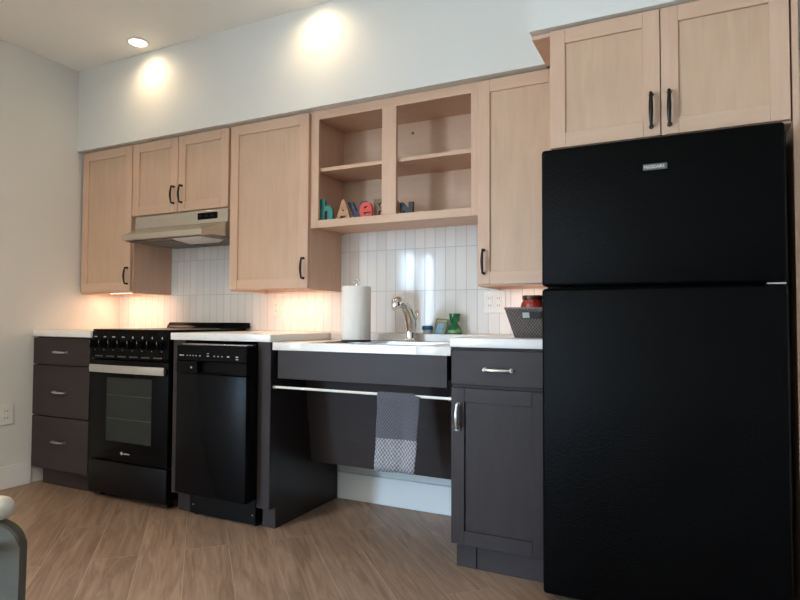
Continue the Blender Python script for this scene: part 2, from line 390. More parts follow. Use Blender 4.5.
# ------------------------------------------------------------------ shaker doors
def shaker(x0, x1, z0, z1, face, parent, mats, st=0.057, t=0.020, name='door'):
    m = MB(); f0 = face - t
    m.box(x0, x0 + st, f0, face, z0, z1, 0.0016, 0).box(x1 - st, x1, f0, face, z0, z1, 0.0016, 0)
    m.box(x0 + st, x1 - st, f0, face, z1 - st, z1, 0.0012, 1).box(x0 + st, x1 - st, f0, face, z0, z0 + st, 0.0012, 1)
    m.box(x0 + st - 0.002, x1 - st + 0.002, f0 + 0.002, face - 0.009, z0 + st - 0.002, z1 - st + 0.002, 0, len(mats) - 1 if len(mats) > 2 else 0)
    return m.build(name, mats, parent)

UF = 0.328; UB = 0.3065; MM = [maple_v, maple_h, maple_p]
def carcass(x0, x1, z0, z1, back=0.001, front=UB, parent=None, mat=None):
    t = 0.016; m = MB()
    m.box(x0, x0 + t, back, front, z0, z1, 0.0008).box(x1 - t, x1, back, front, z0, z1, 0.0008)
    m.box(x0 + t, x1 - t, back, front, z1 - t, z1, 0, 1).box(x0 + t, x1 - t, back, front - 0.019, z0 + 0.030, z0 + 0.030 + t, 0, 1)
    m.box(x0 + t, x1 - t, back, back + 0.008, z0 + 0.004, z1 - t)
    m.box(x0 + t, x1 - t, front - 0.018, front - 0.0005, z0 + 0.001, z0 + 0.05, 0, 1).box(x0 + t, x1 - t, front - 0.018, front - 0.0005, z1 - 0.05, z1 - t, 0, 1)
    return m.build('body', mat or MM, parent)

g_up = 'maple cabinets hung under the soffit'
t = thing('wall_cabinet', 'tall maple upper cabinet in the left corner, left of the range hood', 'cabinet', (0.25, 0, 1.169))
carcass(0.012, 0.5045, 1.176, 2.1275, parent=t)
d = shaker(0.027, 0.499, 1.188, 2.1174, UF, t, MM); arch_pull('handle', bronze, d, (0.476, UF, 1.236), (0.476, UF, 1.336))
t = thing('wall_cabinet', 'short two-door maple upper cabinet directly above the range hood', 'cabinet', (0.905, 0, 1.652))
carcass(0.5052, 1.3050, 1.652, 2.1275, parent=t)
d = shaker(0.508, 0.8985, 1.6602, 2.1174, UF, t, MM); arch_pull('handle', bronze, d, (0.869, UF, 1.715), (0.869, UF, 1.815))
d = shaker(0.9025, 1.2965, 1.6602, 2.1174, UF, t, MM); arch_pull('handle', bronze, d, (0.935, UF, 1.715), (0.935, UF, 1.815))
t = thing('wall_cabinet', 'wide single-door maple upper cabinet between the range hood and the open shelves', 'cabinet', (1.58, 0, 1.169))
carcass(1.3056, 1.8585, 1.174, 2.1275, parent=t)
d = shaker(1.3145, 1.8535, 1.180, 2.1174, UF, t, MM); arch_pull('handle', bronze, d, (1.828, UF, 1.234), (1.828, UF, 1.340))
t = thing('wall_cabinet', 'narrow single-door maple upper cabinet just left of the refrigerator top', 'cabinet', (2.98, 0, 1.169))
carcass(2.7915, 3.183, 1.169, 2.1275, parent=t)
d = shaker(2.7965, 3.180, 1.178, 2.1174, UF, t, MM); arch_pull('handle', bronze, d, (2.826, UF, 1.228), (2.826, UF, 1.334))
# cabinet over the refrigerator
t = thing('wall_cabinet', 'deep two-door maple cabinet above the black refrigerator', 'cabinet', (3.58, 0, 1.672))
OB = 0.5995
carcass(3.1845, 3.9725, 1.670, 2.1415, front=OB, parent=t)
B(3.1150, 3.1840, 0.334, 0.60, 2.126, 2.1415, 0, 0).build('filler_strip', maple_v, t)
d = shaker(3.189, 3.5785, 1.6776, 2.1370, 0.6203, t, MM); arch_pull('handle', bronze, d, (3.549, 0.6203, 1.712), (3.549, 0.6203, 1.828), r=0.006)
d = shaker(3.5815, 3.969, 1.6776, 2.1370, 0.6203, t, MM); arch_pull('handle', bronze, d, (3.608, 0.6203, 1.712), (3.608, 0.6203, 1.828), r=0.006)
tag(B(3.9745, 3.9935, 0.001, 0.6203, 0, 2.1415, 0.001).build('end_panel', maple_v, base=(3.984, 0.31, 0)), 'tall maple side panel right of the refrigerator reaching the soffit', 'panel')
# open shelf cabinet
t = thing('open_shelf_cabinet', 'open maple shelf unit with one long shelf and a centre post above the sink', 'shelf', (2.325, 0, 1.5))
x0, x1, z0, z1 = 1.8592, 2.7908, 1.4998, 2.1275
m = MB(); T = 0.016
m.box(x0, x0 + T, 0.001, 0.289, z0 + 0.002, z1, 0, 0).box(x1 - T, x1, 0.001, 0.289, z0 + 0.002, z1, 0, 0)
m.box(x0 + T, x1 - T, 0.001, 0.289, 2.094, z1, 0, 1).box(x0 + T, x1 - T, 0.001, 0.289, z0 + 0.010, 1.530, 0, 1)
m.box(x0 + T, x1 - T, 0.001, 0.009, 1.53, 2.094, 0, 1)
m.build('body', MM, t)
m = MB(); F0, F1 = 0.2895, 0.308
m.box(x0, 1.905, F0, F1, z0, z1, 0.001, 0).box(2.757, x1, F0, F1, z0, z1, 0.001, 0).box(2.285, 2.366, F0, F1, 1.540, 2.079, 0.001, 0)
m.box(1.905, 2.757, F0, F1, 2.079, z1, 0.001, 1).box(1.905, 2.757, F0, F1, z0, 1.540, 0.001, 1)
m.build('face_frame', MM, t)
B(x0 + T + 0.001, x1 - T - 0.001, 0.010, 0.284, 1.804, 1.824, 0.001).build('shelf', maple_h, t)
MB().disc_d(2.318, 2.035, 0.0092, 0.012, 0.007).build('screw_cap', slotm, t)

# ------------------------------------------------------------------ under-cabinet lights
def uc_light(x0, x1, d0, label):
    t = thing('under_cabinet_light', label, 'light', ((x0 + x1) / 2, d0, 1.186), None)
    B(x0, x1, d0, d0 + 0.055, 1.188, 1.1985, 0.003).build('housing', white_pl, t)
    B(x0 + 0.012, x1 - 0.012, d0 + 0.010, d0 + 0.045, 1.1862, 1.1882).build('diffuser', ledm, t)
uc_light(0.06, 0.46, 0.12, 'slim warm light strip under the upper cabinet in the left corner')
uc_light(1.40, 1.78, 0.12, 'slim warm light strip under the upper cabinet left of the sink')
uc_light(2.90, 3.02, 0.10, 'slim warm light strip under the upper cabinet beside the refrigerator')

# ------------------------------------------------------------------ range hood
t = thing('range_hood', 'cream steel range hood with a flared visor above the stove', 'range hood', (0.9225, 0, 1.487))
m = MB(); m.box(0.545, 1.300, 0.002, 0.330, 1.5745, 1.6505, 0.0015)
m.build('body', hoodm, t)
def ring(z, L): return [(x, d_, z) for x, d_ in L]
top = [(0.546, 0.004), (1.299, 0.004), (1.299, 0.331), (0.546, 0.331)]
m = MB()
m.hexa([(0.546, 0.30, 1.574), (1.299, 0.30, 1.574), (1.299, 0.332, 1.574), (0.546, 0.332, 1.574),
        (0.548, 0.30, 1.500), (1.297, 0.30, 1.500), (1.240, 0.468, 1.516), (0.602, 0.468, 1.516)])
m.hexa([(0.548, 0.30, 1.500), (1.297, 0.30, 1.500), (1.240, 0.470, 1.517), (0.602, 0.470, 1.517),
        (0.548, 0.30, 1.489), (1.297, 0.30, 1.489), (1.240, 0.470, 1.487), (0.602, 0.470, 1.487)])
m.box(0.546, 1.299, 0.004, 0.30, 1.489, 1.574)
m.build('canopy', hoodm, t)
B(0.570, 1.275, 0.03, 0.42, 1.4845, 1.4888).build('underside_panel', filterm, t)
B(0.64, 0.90, 0.08, 0.36, 1.479, 1.4843, 0.002).build('filter', filterm, t)
m = MB(); m.hexa([(0.94, 0.25, 1.484), (1.20, 0.25, 1.484), (1.185, 0.425, 1.484), (0.965, 0.425, 1.484),
                  (0.96, 0.27, 1.466), (1.18, 0.27, 1.466), (1.165, 0.41, 1.470), (0.985, 0.41, 1.470)], bev=0.002)
m.build('light_cover', lens, t)
B(1.071, 1.222, 0.3305, 0.334, 1.598, 1.636, 0.001).build('control_panel', black, t)
for k in range(3): B(1.085 + k * 0.045, 1.108 + k * 0.045, 0.3342, 0.337, 1.610, 1.623, 0.001).build('switch', black_soft, t)

# ------------------------------------------------------------------ base cabinets
BF = 0.6165; BK = 0.5960; CH = [char_v, char_h]
def base_body(x0, x1, z1, parent, toe_x0=None, back=0.016):
    m = MB(); m.box(x0, x1, back, BK, 0.1045, z1, 0.001)
    m.build('body', char_v, parent)
    B(x0 if toe_x0 is None else toe_x0, x1, back + 0.3, 0.573, 0.0, 0.1043).build('toe_kick', char_h, parent)
t = thing('drawer_cabinet', 'charcoal three-drawer base cabinet in the left corner beside the stove', 'cabinet', (0.27, 0.3, 0))
base_body(0.018, 0.541, 0.9035, t, 0.060)
for z0, z1, hz in ((0.735, 0.894, 0.811), (0.424, 0.728, 0.571), (0.1055, 0.417, 0.275)):
    d = B(0.005, 0.530, BK + 0.0003, BF, z0, z1, 0.002).build('drawer', char_h, t)
    arch_pull('handle', steel, d, (0.222, BF, hz), (0.328, BF, hz), out=0.026)
t = thing('base_cabinet', 'charcoal base cabinet with one drawer over a shaker door, left of the refrigerator', 'cabinet', (2.98, 0.3, 0))
base_body(2.7765, 3.1715, 0.9035, t, 2.789)
d = B(2.7795, 3.1700, BK + 0.0003, BF, 0.752, 0.893, 0.002).build('drawer', char_h, t); arch_pull('handle', steel, d, (2.925, BF, 0.816), (3.032, BF, 0.816), out=0.026, r=0.006)
d = shaker(2.7795, 3.1700, 0.1055, 0.738, BF, t, CH); arch_pull('handle', steel, d, (2.8105, BF, 0.572), (2.8105, BF, 0.668), out=0.026, r=0.0065)
B(2.872, 2.8775, 0.5732, 0.5742, 0.002, 0.102).build('joint_strip', gapm, t)
# dishwasher surround panels
m = MB(); m.prism([(0.016, 0), (0.573, 0), (0.573, 0.104), (0.6206, 0.104), (0.6206, 0.9035), (0.016, 0.9035)], 1.2070, 1.2930, 'x', 0, 0.001)
tag(m.build('side_panel', char_v, base=(1.25, 0.3, 0)), 'narrow charcoal upright panel between the stove and the dishwasher', 'panel')
m = MB(); m.prism([(0.016, 0), (0.573, 0), (0.573, 0.104), (0.6206, 0.104), (0.6206, 0.9035), (0.016, 0.9035)], 1.7745, 1.8490, 'x', 0, 0.001)
m.box(1.8492, 1.8520, 0.017, 0.6195, 0.1043, 0.865, 0, 1).box(1.8492, 1.8520, 0.017, 0.572, 0.001, 0.1043, 0, 1)  # thin skin in a darker charcoal on the side facing the sink
tag(m.build('side_panel', [char_v, char_dark], base=(1.81, 0.3, 0)), 'charcoal upright panel between the dishwasher and the open sink space', 'panel')

# worktops
tag(B(0.0008, 0.5460, 0.0005, 0.6235, 0.904, 0.9417, 0.003, 0, 2).build('countertop', quartz, base=(0.27, 0.3, 0.904)), 'short white countertop on the drawer cabinet in the left corner', 'countertop')
tag(B(1.1850, 1.8505, 0.0005, 0.6235, 0.904, 0.9417, 0.003, 0, 2).build('countertop', quartz, base=(1.51, 0.3, 0.904)), 'white countertop above the dishwasher', 'countertop')
tag(B(2.7750, 3.1725, 0.0005, 0.6235, 0.904, 0.9417, 0.003, 0, 2).build('countertop', quartz, base=(2.98, 0.3, 0.904)), 'white countertop holding the woven basket beside the refrigerator', 'countertop')
m = MB(); sx0, sx1 = 1.8525, 2.7745
m.box(sx0, 2.02, 0.0005, 0.6105, 0.866, 0.9037, 0.002, 0, 2).box(2.62, sx1, 0.0005, 0.6105, 0.866, 0.9037, 0.002, 0, 2)
m.box(2.02, 2.62, 0.0005, 0.20, 0.866, 0.9037).box(2.02, 2.62, 0.53, 0.6105, 0.866, 0.9037, 0.0015)
m.box(sx0, sx1, 0.0005, 0.10, 0.9037, 0.9417, 0.002)
tag(m.build('countertop', quartz, base=(2.32, 0.3, 0.866)), 'lowered white sink countertop with a raised ledge along the tiled wall', 'countertop')
m = MB(); sb = [(2.025, 2.615, 0.205, 0.525)]
m.box(2.022, 2.026, 0.202, 0.528, 0.772, 0.902).box(2.614, 2.618, 0.202, 0.528, 0.772, 0.902).box(2.026, 2.614, 0.202, 0.206, 0.772, 0.902).box(2.026, 2.614, 0.524, 0.528, 0.772, 0.902)
m.box(2.026, 2.614, 0.206, 0.524, 0.772, 0.776)
t = thing('sink_basin', 'steel sink basin set into the lowered white countertop', 'sink', (2.32, 0.36, 0.772))
m.build('bowl', steel, t)
MB().lathe([(0, 0.7762), (0.04, 0.7762), (0.042, 0.779), (0.03, 0.7775), (0, 0.7775)], 2.32, 0.36).build('drain', chrome, t)
# sink front
t = thing('sink_apron', 'long charcoal board hung under the front edge of the lowered sink countertop', 'sink front', (2.32, 0.59, 0.73))
B(1.878, 2.7545, 0.580, 0.600, 0.730, 0.8655, 0.0015).build('front_board', char_h, t)
for x in (1.90, 2.72): B(x, x + 0.035, 0.545, 0.5797, 0.76, 0.8655).build('cleat', char_dark, t)
m = MB(); m.prism([(0.3290, 0.768), (0.3450, 0.768), (0.2750, 0.262), (0.2590, 0.262)], 1.8530, 2.7755, 'x', 0, 0.001)
tag(m.build('knee_panel', char_h, base=(2.32, 0.3, 0.262)), 'slanted charcoal panel closing the knee space behind the hanging towel', 'panel')
# towel rod and towel
t = thing('tension_rod', 'thin white rod spanning the open space under the sink', 'rod', (2.32, 0.597, 0.6875))
MB().tube([(1.861, 0.597, 0.6875), (2.768, 0.597, 0.6875)], 0.0062, 16).build('rod', white_pl, t)
for xa, xb in ((1.8524, 1.866), (2.7625, 2.7760)):
    MB().tube([(xa, 0.597, 0.6875), (xb, 0.597, 0.6875)], 0.0105, 16).build('end_cap', steel, t)
def towel():
    n = 26; zt = 0.6875; r = 0.0105
    prof = []
    for k in range(15): prof.append((0.597 + r + 0.002 * math.sin(k), 0.360 + (zt - 0.360) * k / 14))
    for k in range(1, 8):
        a = math.pi * k / 8; prof.append((0.597 + r * math.cos(a), zt + r * math.sin(a)))
    for k in range(13): prof.append((0.597 - r - 0.004 * math.sin(math.pi * k / 12), zt - (zt - 0.372) * k / 12))
    b = bmesh.new(); G = []
    for j, (d_, z) in enumerate(prof):
        row = []
        for i in range(n):
            u = i / (n - 1)
            hang = max(0, min(1, (zt - z) / 0.3)); front = j < 15
            x = 2.4295 + u * (0.2065 if front else 0.178) - (0.006 + 0.012 * u) * hang * (1 if front else 0.4)
            dd = d_ + (0.006 * math.sin(u * 7.5) + 0.003 * math.sin(u * 17)) * hang * (1 if front else 0.6)
            if front: dd += 0.012 * hang * hang
            zz = z + (0.004 * u - 0.002) * (1 if front else -3) * hang
            if not front and hang > 0.9: zz -= 0.016 * max(0, 1 - abs(u - 0.62) / 0.25)
            row.append(b.verts.new((x, -dd, zz)))
        G.append(row)
    for j in range(len(G) - 1):
        for i in range(n - 1):
            f = b.faces.new((G[j][i], G[j][i + 1], G[j + 1][i + 1], G[j + 1][i])); f.smooth = True
            f.material_index = 1 if (j < 6) else 0
    org = Vector((2.53, -0.597, 0.36))
    for v in b.verts: v.co -= org
    bmesh.ops.recalc_face_normals(b, faces=b.faces)
    me = bpy.data.meshes.new('dish_towel'); b.to_mesh(me); b.free(); me.materials.append(towel_dark); me.materials.append(towel_light)
    o = bpy.data.objects.new('dish_towel', me); C.objects.link(o); o.location = org
    s = o.modifiers.new('thickness', 'SOLIDIFY'); s.thickness = 0.0035; s.offset = 0
    return tag(o, 'slate waffle dish towel with a pale lower band hanging on the white rod', 'towel')
towel()

# ------------------------------------------------------------------ stove
t = thing('range', 'black freestanding electric range with eight knobs under the hood', 'stove', (0.865, 0.3, 0))
rx0, rx1, rf = 0.5640, 1.1820, 0.630
B(rx0 + 0.002, rx1 - 0.002, 0.02, 0.585, 0.045, 0.945, 0.002).build('body', black, t)
B(rx0, rx1, 0.02, 0.622, 0.9455, 0.955, 0.003).build('cooktop', black, t)
m = MB(); m.prism([(0.5855, 0.785), (0.628, 0.785), (0.632, 0.80), (0.624, 0.945), (0.5855, 0.945)], rx0, rx1, 'x', 0, 0.0012)
cp = m.build('control_panel', black, t)
m = MB()
for k in range(8):
    xk = 0.595 + k * 0.0757 + (0.004 if k > 3 else 0)
    if k < 4: B(xk - 0.012 + (k % 2) * 0.004, xk + 0.012, 0.6263, 0.6270, 0.909, 0.914).build('print_mark', markm, cp)
    else: B(xk - 0.004, xk + 0.004, 0.6263, 0.6270, 0.904, 0.916).build('print_mark', markm, cp)
    B(xk - 0.003, xk + 0.003, 0.6290, 0.6302, 0.836, 0.839).build('print_mark', markm, cp)
for k in range(6): B(0.60 + k * 0.094, 0.665 + k * 0.094, 0.6300, 0.6326, 0.799, 0.806).build('vent_slot', slotm, cp)
for k in range(8):
    xk = 0.595 + k * 0.0757 + (0.004 if k > 3 else 0); zk = 0.873
    kn = MB().disc_d(xk, zk, 0.629, 0.634, 0.027).disc_d(xk, zk, 0.634, 0.652, 0.020).box(xk - 0.0055, xk + 0.0055, 0.652, 0.664, zk - 0.026, zk + 0.026, 0.002).build('knob', black, t)
    B(xk - 0.001, xk + 0.001, 0.6642, 0.6648, zk + 0.004, zk + 0.018).build('pointer', markm, kn)
od = B(rx0 + 0.001, rx1 - 0.001, 0.5855, rf, 0.222, 0.780, 0.004, 0, 2).build('oven_door', black, t)
m = MB(); m.box(0.702, 1.062, rf + 0.0003, rf + 0.0016, 0.331, 0.685, 0)
for z in (0.455, 0.585): m.box(0.706, 1.058, rf + 0.0017, rf + 0.0021, z, z + 0.0035, 0, 1)
m.build('window', [glass_oven, wire_col], od)
m = MB(); pts = []
for i in range(15):
    u = i / 14; pts.append((0.588 + u * 0.590, rf + 0.018 + 0.010 * math.sin(math.pi * u), 0.735))
b = bmesh.new(); prev = None
for p in pts:
    q = [b.verts.new((p[0], -(p[1] + a), p[2] + c)) for a, c in ((0, -0.019), (0.010, -0.021), (0.013, 0), (0.010, 0.021), (0, 0.019))]
    if prev:
        for k in range(5): b.faces.new((prev[k], prev[(k + 1) % 5], q[(k + 1) % 5], q[k]))
    else: b.faces.new(q[::-1])
    prev = q
b.faces.new(prev); m._merge(b, 0)
for x in (0.605, 1.160): m.box(x - 0.012, x + 0.012, rf + 0.0002, rf + 0.022, 0.722, 0.748)
m.build('handle', steel_bar, od)
MB().disc_d(0.834, 0.268, rf + 0.0003, rf + 0.0012, 0.009).build('emblem', markm, od)
B(0.850, 0.895, rf + 0.0003, rf + 0.001, 0.2645, 0.2705).build('badge', markm, od)
B(rx0, rx1, 0.5855, rf + 0.004, 0.034, 0.215, 0.004, 0, 2).build('storage_drawer', black_soft, t)
for x in (0.60, 1.135):
    for dd in (0.06, 0.56): MB().lathe([(0, 0), (0.017, 0), (0.019, 0.012), (0.011, 0.014), (0.011, 0.0455), (0, 0.0455)], x, dd, 16).build('foot', black_soft, t)
m = MB(); m.prism([(0.012, 0.9555), (0.075, 0.9555), (0.066, 0.970), (0.050, 0.992), (0.012, 0.992)], 0.545, 1.204, 'x', 0, 0.003)
m.build('rear_vent', black, t)
for cx, cd, r in ((0.72, 0.22, 0.075), (1.02, 0.22, 0.095), (0.72, 0.46, 0.095), (1.02, 0.46, 0.075)):
    MB().lathe([(r - 0.003, 0.9551), (r, 0.9551), (r, 0.9557), (r - 0.003, 0.9557), (r - 0.003, 0.9551)], cx, cd, 36).build('burner_ring', markm, t)

# ------------------------------------------------------------------ dishwasher
t = thing('dishwasher', 'slim black built-in dishwasher standing between two charcoal panels', 'dishwasher', (1.535, 0.35, 0))
B(1.312, 1.768, 0.06, 0.640, 0.140, 0.868, 0.003).build('body', black_soft, t)
dr = B(1.315, 1.772, 0.6405, 0.700, 0.138, 0.740, 0.005, 0, 2).build('door', black, t)
cp = MB().box(1.315, 1.772, 0.6405, 0.700, 0.742, 0.746, 0.001).box(1.315, 1.772, 0.6405, 0.700, 0.803, 0.884, 0.004).box(1.315, 1.455, 0.6405, 0.700, 0.746, 0.803).box(1.675, 1.772, 0.6405, 0.700, 0.746, 0.803).box(1.455, 1.675, 0.6405, 0.668, 0.746, 0.803).build('control_panel', black, t)
m = MB()
for k, (a, b_) in enumerate(((1.335, 1.365), (1.385, 1.392), (1.405, 1.412), (1.425, 1.432), (1.445, 1.452), (1.470, 1.478), (1.520, 1.534), (1.565, 1.572), (1.590, 1.597), (1.615, 1.622), (1.650, 1.664), (1.705, 1.720))):
    B(a, b_, 0.7002, 0.7007, 0.829, 0.834).build('print_mark', markm, cp)
B(1.520, 1.534, 0.7002, 0.7007, 0.842, 0.845).build('print_mark', markm, cp); B(1.705, 1.720, 0.7002, 0.7007, 0.818, 0.822).build('print_mark', markm, cp)
MB().disc_d(1.418, 0.772, 0.7002, 0.7030, 0.005, 16).build('button', steel, cp)
B(1.340, 1.762, 0.62, 0.688, 0.8845, 0.889, 0.001).build('top_trim', steel_bar, t)
B(1.320, 1.752, 0.20, 0.600, 0.010, 0.1395, 0.002).build('toe_kick', black_soft, t)
for x in (1.345, 1.735):
    MB().lathe([(0, 0), (0.016, 0), (0.016, 0.008), (0.0, 0.0098)], x, 0.57, 14).build('foot', black_soft, t)
    MB().disc_d(x, 0.055, 0.6002, 0.6025, 0.004, 12).build('screw', steel, t)

# ------------------------------------------------------------------ refrigerator
t = thing('refrigerator', 'tall black top-freezer refrigerator under the deep maple cabinet', 'refrigerator', (3.56, 0.38, 0))
fx0, fx1 = 3.1775, 3.9390
B(fx0 + 0.004, fx1 + 0.012, 0.05, 0.652, 0.025, 1.634, 0.006, 0, 2).build('body', black_pebble, t)
fd = B(fx0, fx1, 0.662, 0.7287, 1.139, 1.6437, 0.012, 0, 3).build('freezer_door', black_pebble, t)
B(fx0 + 0.006, fx1 - 0.004, 0.6525, 0.6618, 1.146, 1.634).build('gasket', black_soft, fd)
rd = B(fx0, fx1, 0.662, 0.7287, 0.030, 1.1310, 0.012, 0, 3).build('fridge_door', black_pebble, t)
B(fx0 + 0.006, fx1 - 0.004, 0.6525, 0.6618, 0.095, 1.122).build('gasket', black_soft, rd)
bd = B(3.526, 3.602, 0.7289, 0.7315, 1.529, 1.5505, 0.0008).build('badge', plain('badge_grey', (0.10, 0.10, 0.10), 0.35, 0.3), fd)
B(fx1 - 0.055, fx1 - 0.003, 0.664, 0.722, 1.1322, 1.1378, 0.001).build('hinge', steel, t)
for x in (3.25, 3.90):
    for dd in (0.12, 0.60): MB().lathe([(0, 0), (0.018, 0), (0.018, 0.026), (0, 0.026)], x, dd, 14).build('foot', black_soft, t)
def text(body, size, extr, mat, name, x, d_, z, parent=None, bold=0.0, base=None, sx=1.0):
    cu = bpy.data.curves.new('t', 'FONT'); cu.body = body; cu.size = size; cu.extrude = extr; cu.offset = bold; cu.resolution_u = 6
    cu.align_x = 'LEFT'
    o = bpy.data.objects.new('t', cu); C.objects.link(o)
    dg = bpy.context.evaluated_depsgraph_get(); me = bpy.data.meshes.new_from_object(o.evaluated_get(dg))
    bpy.data.objects.remove(o); bpy.data.curves.remove(cu)
    mnx = min(v.co.x for v in me.vertices); mny = min(v.co.y for v in me.vertices)
    org = parent['_o'] if parent is not None else base
    for v in me.vertices:
        X, Y, Z = (v.co.x - mnx) * sx, v.co.y - mny, v.co.z
        v.co = Vector((x + X - org[0], -(d_ + Z) + org[1], z + Y - org[2]))
    me.materials.clear(); me.materials.append(mat); me.name = name
    ob = bpy.data.objects.new(name, me); C.objects.link(ob)
    if parent is not None: ob.parent = parent
    else: ob.location = (org[0], -org[1], org[2])
    ob['_o'] = tuple(org)
    return ob
text('FRIGIDAIRE', 0.0150, 0.0003, plain('badge_letters', (0.55, 0.55, 0.55), 0.35, 0.4), 'badge_lettering', 3.5290, 0.7318, 1.5345, bd, 0.0003, sx=0.86)

# ------------------------------------------------------------------ faucet
t = thing('faucet', 'chrome pull-out kitchen faucet leaning forward behind the sink', 'faucet', (2.387, 0.16, 0.904))
MB().lathe([(0, 0.9040), (0.0295, 0.9040), (0.030, 0.909), (0.0265, 0.914), (0.0245, 0.93), (0.0245, 0.975), (0.020, 0.990), (0, 0.990)], 2.378, 0.160, 24).build('base', chrome, t)
MB().tube([(2.378, 0.158, 0.952), (2.384, 0.168, 0.990), (2.392, 0.195, 1.030), (2.397, 0.240, 1.068), (2.400, 0.285, 1.090)], [0.0245, 0.029, 0.031, 0.0275, 0.022], 18).build('spout', chrome, t)
hp = []; hr = []
for k in range(13):
    a = k / 12; hp.append((2.400, 0.285 + 0.085 * math.sin(a * 1.75) / math.sin(1.571), 1.088 + 0.018 * math.sin(a * 3.0) - 0.022 * a * a))
    hr.append(0.0215 + 0.0070 * math.sin(math.pi * min(1, a * 1.05) ** 0.8) if a < 0.95 else 0.019)
MB().tube(hp, hr, 22).build('spray_head', chrome, t)
MB().tube([(2.400, 0.165, 1.015), (2.408, 0.150, 1.045), (2.411, 0.145, 1.060)], [0.014, 0.012, 0.009], 12).build('lever', chrome, t)

# ------------------------------------------------------------------ paper towel
t = thing('paper_towel_holder', 'wire paper towel holder with a looped top standing by the sink', 'holder', (2.135, 0.305, 0.9041))
px, pd = 2.142, 0.305
MB().lathe([(0, 0.9041), (0.078, 0.9041), (0.078, 0.909), (0.074, 0.912), (0, 0.912)], px, pd, 40).build('base', bronze, t)
MB().tube([(px, pd, 0.9122), (px, pd, 1.197)], 0.0045, 10).build('rod', chrome, t)
L = [(px + 0.016 * math.cos(a), pd, 1.209 + 0.014 * math.sin(a)) for a in [2 * math.pi * k / 20 for k in range(20)]]
MB().tube(L, 0.0032, 8, closed=True).build('loop', chrome, t)
m = MB(); m.lathe([(0.021, 0.9142), (0.074, 0.9142), (0.0735, 0.917), (0.0735, 1.180), (0.0715, 1.183), (0.021, 1.183), (0.021, 0.9142)], px, pd, 48)
tag(m.build('paper_towel_roll', paperm, base=(px, pd, 0.9142)), 'full white paper towel roll on the counter left of the faucet', 'paper towels')

# ------------------------------------------------------------------ things on the ledge
t = thing('soap_bottle', 'green waisted dish soap bottle on the ledge right of the faucet', 'bottle', (2.580, 0.05, 0.942))
MB().lathe([(0, 0.9419), (0.034, 0.9419), (0.0375, 0.946), (0.0365, 0.962), (0.030, 0.978), (0.0185, 0.994), (0.0175, 1.001), (0, 1.001)], 2.580, 0.055, 28).build('bottle', green_pl, t)
MB().lathe([(0, 1.0012), (0.019, 1.0012), (0.024, 1.008), (0.0275, 1.030), (0.029, 1.044), (0.0285, 1.048), (0, 1.048)], 2.580, 0.055, 28).build('cap', green_pl, t)
MB().lathe([(0.0372, 0.949), (0.0380, 0.951), (0.0374, 0.961), (0.0362, 0.964), (0.0340, 0.964), (0.0340, 0.949), (0.0372, 0.949)], 2.580, 0.055, 28).build('label', green_lab, t)
t = thing('sponge_packet', 'small blue and green printed packet leaning beside the green bottle', 'packet', (2.497, 0.05, 0.942))
m = MB(); m.hexa([(2.463, 0.060, 0.9419), (2.534, 0.060, 0.9419), (2.534, 0.078, 0.9419), (2.463, 0.078, 0.9419), (2.468, 0.022, 1.024), (2.536, 0.022, 1.018), (2.536, 0.032, 1.018), (2.468, 0.032, 1.024)], bev=0.002)
m.build('wrapper', plain('packet_print', (0.20, 0.30, 0.17), 0.35, noise=0.7, nscale=55), t)
m = MB(); m.hexa([(2.482, 0.0785, 0.946), (2.520, 0.0785, 0.946), (2.520, 0.0800, 0.946), (2.482, 0.0800, 0.946), (2.483, 0.0455, 0.999), (2.519, 0.0455, 0.999), (2.519, 0.0472, 0.999), (2.483, 0.0472, 0.999)])
m.build('printed_panel', plain('packet_blue', (0.30, 0.42, 0.62), 0.4, noise=0.6, nscale=60), t)
m = MB(); m.hexa([(2.476, 0.0430, 1.004), (2.530, 0.0430, 1.004), (2.530, 0.0445, 1.004), (2.476, 0.0445, 1.004), (2.477, 0.0365, 1.015), (2.529, 0.0365, 1.013), (2.529, 0.038, 1.013), (2.477, 0.038, 1.015)])
m.build('header_band', plain('packet_tan', (0.52, 0.46, 0.30), 0.5, noise=0.4, nscale=80), t)
t = thing('scrubber_tub', 'low frosted tub with a blue lid next to the faucet', 'tub', (2.423, 0.05, 0.942))
MB().lathe([(0, 0.9419), (0.022, 0.9419), (0.024, 0.945), (0.024, 0.963), (0, 0.963)], 2.425, 0.05, 24).build('cup', clear_pl, t)
MB().lathe([(0, 0.9632), (0.029, 0.9632), (0.030, 0.967), (0.029, 0.980), (0.024, 0.985), (0, 0.985)], 2.425, 0.05, 24).build('lid', blue_pl, t)

# basket with jar
t = thing('woven_basket', 'taupe woven plastic basket on the counter against the refrigerator side', 'basket', (3.045, 0.32, 0.942))
m = MB(); b = bmesh.new()
def rr(x0, x1, d0, d1, r, z, n=5):
    P = []
    for cx, cd, a0 in ((x1 - r, d1 - r, 0), (x0 + r, d1 - r, 90), (x0 + r, d0 + r, 180), (x1 - r, d0 + r, 270)):
        for k in range(n + 1):
            a = math.radians(a0 + 90 * k / n); P.append((cx + r * math.cos(a), cd + r * math.sin(a), z))
    return P
bx = (3.004, 3.156, 0.285, 0.470); tx = (2.968, 3.174, 0.250, 0.510)
rings = [rr(*bx, 0.02, 0.9419), rr(bx[0] - .004, bx[1] + .004, bx[2] - .004, bx[3] + .004, 0.022, 0.947), rr(*tx, 0.028, 1.064),
         rr(tx[0] + .004, tx[1] - .004, tx[2] + .004, tx[3] - .004, 0.025, 1.064), rr(bx[0] + .001, bx[1] - .001, bx[2] + .001, bx[3] - .001, 0.019, 0.9475)]
R = [[b.verts.new((p[0], -p[1], p[2])) for p in r] for r in rings]
